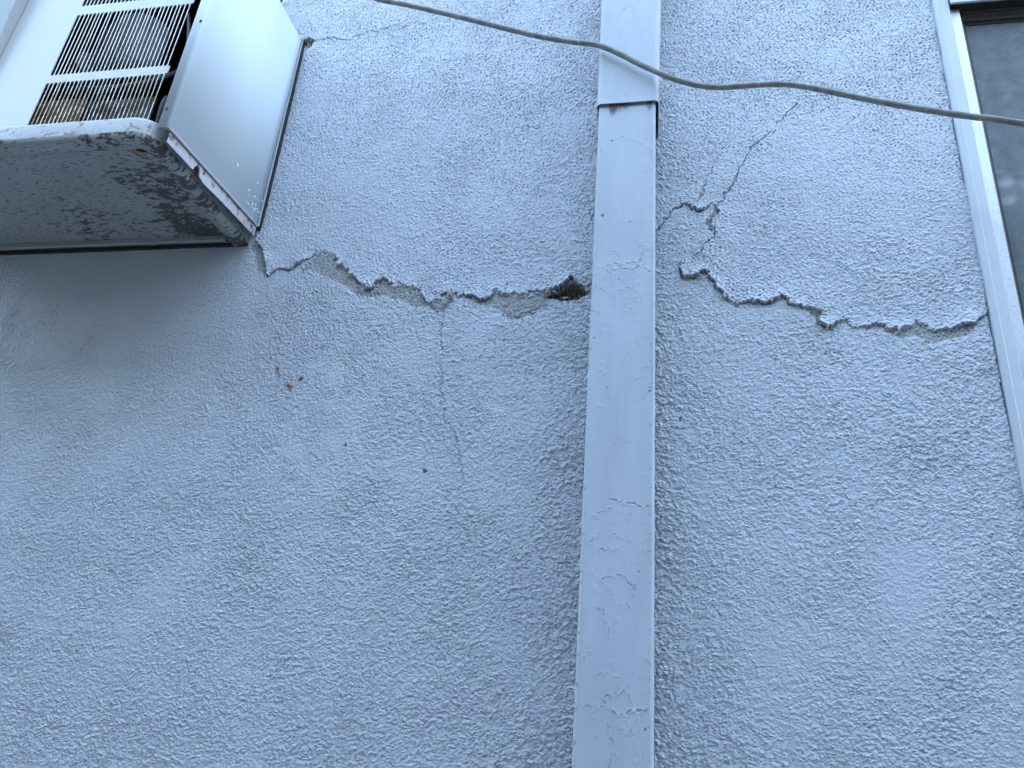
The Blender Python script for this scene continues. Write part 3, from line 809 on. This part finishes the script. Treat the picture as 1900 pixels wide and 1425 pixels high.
# ------------------------------------------------------------------ air conditioner
AX, AXL = -.725, -1.36
ac = empty('air_conditioner', (-1.04, 0, .746), 'old white air conditioner box with rusty slotted grille jutting out of the wall', 'air conditioner')
def cov(x, z, d=0.0):                      # the front cover leans back a little; d = metres in front of it
    return (x, -.285 + .045 * (z - .80) - d, z)
NS = 28; SX0, SX1 = -.9862, -.7712; PITCH = (SX1 - SX0) / NS
ROWS = ((.776, .8815), (.9005, 1.0415), (1.0645, 1.20))
def slot_edge(z, sgn):
    """scalloped edge along a row of slots; sgn +1: slots lie above"""
    out = []
    for k in range(NS):
        a = SX0 + k * PITCH + .0009; b = SX0 + (k + 1) * PITCH - .0009; r = (b - a) / 2
        for q in range(6):
            w = math.pi * q / 5
            out.append((a + r - r * math.cos(w), z - sgn * (r * .9 * math.sin(w) - r * .5)))
    return out
def plate(outline, t=.0016, d=0.0):
    n = len(outline)
    f = [cov(x, z, d) for x, z in outline]; b = [cov(x, z, d - t) for x, z in outline]
    return f + b, [tuple(range(n)), tuple(range(2 * n - 1, n - 1, -1))] + [(k, k + n, (k + 1) % n + n, (k + 1) % n) for k in range(n)]
RIM = -.7655
pieces = [plate([(-1.103, .765), (SX0, .765), (SX0, 1.225), (-1.103, 1.225)])]
for (za, zb_), in (((ROWS[0][1], ROWS[1][0]),), ((ROWS[1][1], ROWS[2][0]),)):
    bot = slot_edge(za, -1); top = slot_edge(zb_, 1)
    pieces.append(plate([(SX0, za)] + bot + [(SX1, za), (RIM, za + .002), (RIM + .0005, (za + zb_) / 2), (RIM, zb_ - .002), (SX1, zb_)] + top[::-1] + [(SX0, zb_)]))
pieces.append(plate([(SX0, 1.2), (RIM, 1.2), (RIM, 1.225), (SX0, 1.225)]))
pieces.append(plate([(SX0, .765), (RIM, .765), (RIM, .776), (SX0, .776)]))
cover = build('front_cover', *join(*pieces), MT['enamel'], ac)
rngs = random.Random(3)
for ri, (za, zb_) in enumerate(ROWS):
    base = None
    for k in range(1, NS + 1):
        x = SX0 + k * PITCH
        v, f = box(-.00068, .00068, 0, .0008, 0, 1)
        if base is None:
            h = zb_ - za
            vv = []
            for a, b, c in v:
                zz = c * h; vv.append((a, b + .045 * zz, zz))
            me = bpy.data.meshes.new('slat'); me.from_pydata(vv, [], f); me.update(); base = me
            me.materials.append(MT['slat_rusty' if ri == 0 else 'slat'])
        p = Vector(cov(x + (.0006 if k == NS else 0), za)) - root_loc(ac)
        o = bpy.data.objects.new('slat', base); col.objects.link(o); o.parent = cover
        o.location = (p.x, p.y, p.z)
        o.rotation_euler = (0, rngs.uniform(-.004, .004), rngs.uniform(-.15, .15))
# grey upright strip and second panel left of the cover
build('grey_strip', *join(box(-1.158, -1.1045, -.292, -.270, .765, 1.225)), MT['rail'], ac)
build('left_cover', *plate([(AXL, .765), (-1.160, .765), (-1.160, 1.225), (AXL, 1.225)]), MT['enamel'], ac)
# side panel, bent round the front corner
def side_strip():
    prof = [(-.7425, 0, 1), (-.7415, 0, 1), (-.7300, 0, 1)]
    for k in range(1, 6):
        a = math.radians(90 * k / 5); prof.append((-.7300 + .005 * math.sin(a), .005 * (1 - math.cos(a)), 1))
    V = []
    N = 14
    for x, dy, _ in prof:
        for t in (0, 1):
            z = (.7635, 1.2315)[t]; y0 = (-.2925, -.2780)[t]; V.append((x, y0 + dy, z))
    for k in range(1, N + 1):
        s = k / N
        for t in (0, 1):
            z = (.7635 + .0135 * s, 1.2315)[t]; y0 = (-.2875, -.2730)[t]; V.append((AX, y0 + (-.012 - y0) * s, z))
    n = len(V) // 2
    return V, [(2 * i, 2 * i + 2, 2 * i + 3, 2 * i + 1) for i in range(n - 1)]
sp = build('side_panel', *side_strip(), MT['side'], ac, smooth=60)
s_ = sp.modifiers.new('thickness', 'SOLIDIFY'); s_.thickness = .0014; s_.offset = -1
# folded hem along the bottom edge and along the wall edge
build('bottom_hem', *tube([(AX + .0012, -.286, .7628), (AX + .0012, -.0135, .7763)], .0021, 8), MT['flange'], ac)
build('wall_hem', *tube([(AX + .0016, -.0125, .7765), (AX + .0016, -.0105, 1.2315)], .0022, 8), MT['rail'], ac)
build('mounting_flange', *box(AX - .006, AX + .0036, -.0080, .006, .772, 1.236), MT['black'], ac)
# bubbles under the enamel near the lower wall corner
rb = random.Random(12)
bl = []
for i in range(30):
    t = rb.random(); y = -.016 - .05 * rb.random() ** 1.3; z = .786 + .06 * rb.random() ** 1.2 + abs(y) * .1
    r = rb.uniform(.0009, .0022); V, F = [], []
    for ring in range(3):
        a = ring * math.pi / 6
        for k in range(8):
            w = 2 * math.pi * k / 8; V.append((AX + .0004 + r * .55 * math.sin(a), y + r * math.cos(a) * math.cos(w), z + 1.3 * r * math.cos(a) * math.sin(w)))
    for ring in range(2):
        for k in range(8): F.append((ring * 8 + k, ring * 8 + (k + 1) % 8, ring * 8 + 8 + (k + 1) % 8, ring * 8 + 8 + k))
    F.append(tuple(16 + k for k in range(8))); bl.append((V, F))
o = build('paint_blisters', *join(*bl), MT['side'], ac, smooth=80); tag(o, kind='stuff')
# upstand of the base under the side panel, with its notch
def upstand():
    out = [(-.282, .7425), (-.216, .7458)]
    for k in range(7):
        a = math.radians(180 - 180 * k / 6); out.append((-.2055 + .0085 * math.cos(a) + .002, .7475 + .0125 * math.sin(a)))
    out += [(-.180, .7440), (-.13, .7485), (-.012, .7555), (-.012, .7745), (-.282, .7610)]
    n = len(out); x = AX - .0015
    f = [(x, a, b) for a, b in out]; bk = [(x - .0016, a, b) for a, b in out]
    return f + bk, [tuple(range(n)), tuple(range(2 * n - 1, n - 1, -1))] + [(k, k + n, (k + 1) % n + n, (k + 1) % n) for k in range(n)]
build('base_upstand', *upstand(), MT['upstand'], ac)
# screw holes of the front flange and base
def disc(c, nrm, rx, rz, n=12):
    nrm = Vector(nrm).normalized(); a = Vector((0, 0, 1)).cross(nrm)
    a = a.normalized() if a.length > .1 else Vector((1, 0, 0)); b = nrm.cross(a); c = Vector(c)
    ring = [c + a * rx * math.cos(2 * math.pi * k / n) + b * rz * math.sin(2 * math.pi * k / n) for k in range(n)]
    bk = [p - nrm * .002 for p in ring]
    return ring + bk, [tuple(range(n))] + [(k, k + n, (k + 1) % n + n, (k + 1) % n) for k in range(n)]
for px, py, rx, rz in ((372, 39, .0022, .0034), (309, 202, .002, .0034)):
    c = P(px, py, -.2885); yy = -.2925 + (c[2] - .7635) / .468 * .0145 - .0004
    c = P(px, py, yy); build('screw_hole', *disc((c[0], yy, c[2]), (0, -1, 0), rx, rz), MT['dark'], ac)
for px, py in ((380, 322), (467, 419)):
    r = _M.T @ np.array([px - CX, py - CY, FPX]); t = (AX + .0002 - CAM[0]) / r[0]; c = CAM + r * t
    build('screw_hole', *disc((AX - .0008, c[1], c[2]), (1, 0, 0), .0022, .0022), MT['dark'], ac)
r = _M.T @ np.array([441 - CX, 306 - CY, FPX]); c = CAM + r * ((AX + .0012 - CAM[0]) / r[0])
build('screw_head', *disc((AX + .0012, c[1], c[2]), (1, 0, 0), .0026, .0026), MT['side'], ac)
# base pan: rounded front corners, rolled lip, sunken underside
def pan_loop(inset, z, r0=.040):
    x0, x1, y0, y1 = AXL + inset, -.7435 - inset, -.300 + inset, -.002; r = max(r0 - inset, .006)
    pts = [(x0, y1, z)]
    for k in range(9):
        a = math.radians(180 + 90 * k / 8); pts.append((x0 + r + r * math.cos(a), y0 + r + r * math.sin(a), z))
    for k in range(1, 24):
        pts.append((x0 + r + (x1 - x0 - 2 * r) * k / 24, y0, z))
    for k in range(9):
        a = math.radians(270 + 90 * k / 8); pts.append((x1 - r + r * math.cos(a), y0 + r + r * math.sin(a), z))
    pts.append((x1, y1, z)); return pts
levels = [(.014, .766), (.009, .7785), (.005, .7812), (.0016, .7795), (0, .775), (0, .752)]
lip_levels = levels
under = [(0, .752)]
for k in range(1, 8):
    a = math.radians(90 * k / 7); under.append((.013 * (1 - math.cos(a)), .752 - .013 * math.sin(a)))
under += [(.020, .7392), (.026, .7412), (.034, .7500), (.040, .7518)]
def loops(lv, cap):
    V, F = [], []
    for i, (ins, z) in enumerate(lv): V += pan_loop(ins, z)
    n = len(pan_loop(0, 0))
    for i in range(len(lv) - 1):
        for k in range(n - 1): F.append((i * n + k, i * n + k + 1, (i + 1) * n + k + 1, (i + 1) * n + k))
    if cap: F.append(tuple((len(lv) - 1) * n + k for k in range(n)))
    return V, F
pan = build('base_pan', *loops(under, True), MT['pan'], ac, smooth=50)
at = pan.data.attributes.new('rust', 'FLOAT', 'POINT')
lipo = build('pan_lip', *loops(lip_levels, False), MT['lip'], ac, smooth=50)
for o in (pan, lipo): fix_normals(o)
hc = P(264, 274, 0); r = _M.T @ np.array([264 - CX, 276 - CY, FPX]); hc = CAM + r * ((.7518 - 0) / r[2])
# drain hole with its rusty ring
n = 20; V = []
for rr, dz in ((.0165, 0), (.0115, -.0006), (.0095, .003)):
    for k in range(n):
        w = 2 * math.pi * k / n; j = 1 + (.12 * math.sin(3 * w + 1) + .06 * math.sin(7 * w) if rr > .012 else 0); V.append((hc[0] + rr * 1.15 * j * math.cos(w), hc[1] + rr * .8 * j * math.sin(w), .7516 + dz))
F = [(i * n + k, i * n + (k + 1) % n, (i + 1) * n + (k + 1) % n, (i + 1) * n + k) for i in range(2) for k in range(n)]
dr = build('drain_ring', V, F, MT['rustmetal'], ac, smooth=60)
build('drain_hole', *disc((hc[0], hc[1], .7512), (0, 0, -1), .0112, .0078, 16), MT['dark'], ac)
build('support_rail', *box(AXL, -.778, -.0235, -.0165, .7425, .751), MT['rail'], ac)
build('wall_sleeve', *box(AXL, -.742, -.006, .02, .741, .7465), MT['dark'], ac)
# cabinet shell and what shows through the slots
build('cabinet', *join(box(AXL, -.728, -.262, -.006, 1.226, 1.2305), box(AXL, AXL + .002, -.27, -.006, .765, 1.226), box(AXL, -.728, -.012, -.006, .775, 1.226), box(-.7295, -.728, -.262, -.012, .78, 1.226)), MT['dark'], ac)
build('inner_floor', *box(AXL + .004, -.748, -.272, -.02, .7705, .7735), MT['rustmetal'], ac)
def shroud():
    V, F = [], []
    xs_ = np.linspace(-1.01, -.868, 17)
    for i, x in enumerate(xs_):
        y = -.212 + .03 * ((x + .94) / .07) ** 2 * .5
        top = 1.112 - .03 * ((x + .94) / .07) ** 2
        for z in (.975, 1.0, 1.04, top): V.append((x, y, z))
    for i in range(16):
        for k in range(3): F.append((i * 4 + k, i * 4 + 4 + k, i * 4 + 5 + k, i * 4 + 1 + k))
    return V, F
o = build('fan_shroud', *shroud(), MT['shroud'], ac, smooth=40)
o.modifiers.new('t', 'SOLIDIFY').thickness = .003
build('lower_baffle', *join(box(-1.09, -.842, -.206, -.202, .774, .912), box(-.95, -.80, -.262, -.258, .774, .79)), MT['shroud'], ac)
build('rusty_plate', *box(-1.06, -.965, -.222, -.218, .774, .905), MT['rustmetal'], ac)
build('refrigerant_tube', *tube(spline([(-1.02, -.215, .935), (-.97, -.228, .918), (-.91, -.230, .912), (-.86, -.222, .925), (-.83, -.205, .955), (-.82, -.18, 1.0)], 8), .0065, 10), MT['black'], ac)
build('wire', *tube(spline([(-.80, -.24, 1.06), (-.775, -.262, 1.02), (-.758, -.268, .965), (-.754, -.268, .92), (-.757, -.262, .87), (-.770, -.24, .83)], 8), .0028, 8), MT['black'], ac)
build('wire', *tube(spline([(-.765, -.268, .845), (-.762, -.275, .82), (-.761, -.274, .775)], 6), .0035, 8), MT['black'], ac)
V, F = tube([(-1.05, -.17, 1.02), (-1.02, -.19, 1.02)], .022, 14); build('capacitor', V, F, MT['shroud'], ac, smooth=40)
build('inner_bracket', *box(-.764, -.748, -.262, -.24, .776, .86), MT['rustmetal'], ac)

# ------------------------------------------------------------------ cable
CP = [(640, -22, 0.1255), (700, -2, 0.1235), (760, 10, 0.1215), (830, 26, 0.1195), (900, 43, 0.1195), (980, 63, 0.1195), (1050, 76, 0.1195), (1100, 82, 0.1197), (1122, 88, 0.1201), (1150, 100, 0.1207), (1185, 118, 0.1215), (1220, 134, 0.1225), (1255, 148, 0.1235),
      (1295, 158, 0.1235), (1335, 162, 0.1235), (1380, 159, 0.1235), (1440, 156, 0.1235), (1490, 160, 0.1235), (1560, 174, 0.1225), (1640, 190, 0.1215), (1720, 204, 0.1195), (1800, 216, 0.1175), (1905, 230, 0.1135)]
cpts = [P(a, b, -c) for a, b, c in CP]
cpts = [np.array([-1.25, -.05, 1.62]), np.array([-.9, -.085, 1.42])] + cpts + [np.array([.9, -.06, .76]), np.array([1.7, -.02, .66])]
rc = random.Random(4); wob = [1 + rc.uniform(-.05, .05) for _ in range(400)]
cl = bpy.data.objects
V, F = tube(spline(cpts, 7), .0047, 16, True, lambda i: wob[i])
cb = build('cable', V, F, MT['cable'], None, smooth=60)
tag(cb, 'weathered grey-brown cable slung across the wall in front of the downspout', 'cable')

# ------------------------------------------------------------------ window
win = empty('window', (.99, .02, WIN_Z0), 'window with pale painted trim, bright aluminium frame and dark insect screen', 'window')
def vtrim(prof, z0, z1, name, mat):
    """upright moulding with profile (x, y)"""
    n = len(prof); V = [(x, y, z0) for x, y in prof] + [(x, y, z1) for x, y in prof]
    F = [(k, (k + 1) % n, (k + 1) % n + n, k + n) for k in range(n)] + [tuple(range(n))[::-1], tuple(range(n, 2 * n))]
    return build(name, V, F, mat, win, smooth=25)
TZ0, TZ1 = -.30, 1.30
tr = vtrim([(.4752, .012), (.4752, -.0035), (.4765, -.0055), (.4835, -.0088), (.4855, -.0072), (.4990, -.0070), (.5000, -.006), (.5000, .012)], TZ0, TZ1, 'jamb_trim', MT['trim'])
fix_normals(tr)
zt = P(1762, 6.5, -.012)[2]
hd = build('head_trim', *box(.5003, 1.48, -.013, -.0085, zt, zt + .06), MT['trim'], win)
build('head_shade_strip', *box(.5003, 1.48, -.0082, .0115, zt + .003, zt + .06), MT['dark'], win)  # near-black strip in place of the deep shade below the head trim
bevel(hd, .0012)
al = build('aluminium_jamb', *box(.5003, .5178, .0005, .03, TZ0, zt - .0005), MT['alu'], win); bevel(al, .0006, 1)
hs = build('head_shadow_rail', *box(.518, 1.46, .012, .06, P(1785, 24, .014)[2], zt + .03), MT['brownalu'], win)
yS = .016
z_a, z_b, z_c = P(1785, 25, yS)[2], P(1785, 40, yS)[2], P(1785, 47, yS)[2]
hr = build('screen_top_rail', *box(.5255, 1.46, yS - .003, yS + .010, z_b, z_a - .004), MT['brownalu'], win); bevel(hr, .0008, 1)
sj = build('screen_side_rail', *box(.5185, .5255, yS - .002, yS + .010, TZ0, z_a - .006), MT['brownalu'], win)
build('spline_bead', *join(box(.5258, 1.46, yS + .001, yS + .006, z_c, z_b - .0003), box(.5258, .5300, yS + .001, yS + .006, TZ0, z_c - .0003)), MT['black'], win)
def screen():
    parts = []; x0, x1, z0, z1 = .5302, 1.455, TZ0, z_c; t = .00040
    x = x0
    while x < x1 - .45:
        parts.append(box(x - t, x + t, yS + .003, yS + .0034, z0, z1)); x += .0021
    z = z0
    while z < z1:
        parts.append(box(x0, x1 - .45, yS + .0026, yS + .003, z - t, z + t)); z += .0021
    return join(*parts)
o = build('insect_screen', *screen(), MT['screen'], win); tag(o, kind='stuff')
build('glass_pane', *box(.53, 1.455, .052, .056, TZ0, z_a), MT['glass'], win)
def curtain():
    V, F = [], []
    N = 70
    for i in range(N):
        x = .45 + 1.1 * i / (N - 1)
        for z in (-.5, .6, 1.35): V.append((x, .17 + .018 * math.sin(x * 62) + .01 * math.sin(x * 23 + z), z))
    for i in range(N - 1):
        for k in range(2): F.append((i * 3 + k, i * 3 + 3 + k, i * 3 + 4 + k, i * 3 + 1 + k))
    return V, F
build('curtain', *curtain(), MT['curtain'], win, smooth=60)
build('far_jamb', *box(1.456, 1.5, -.004, .06, TZ0, TZ1), MT['trim'], win)
build('sill', *box(.47, 1.51, -.02, .06, WIN_Z0 - .002, TZ0 - .001), MT['trim'], win)
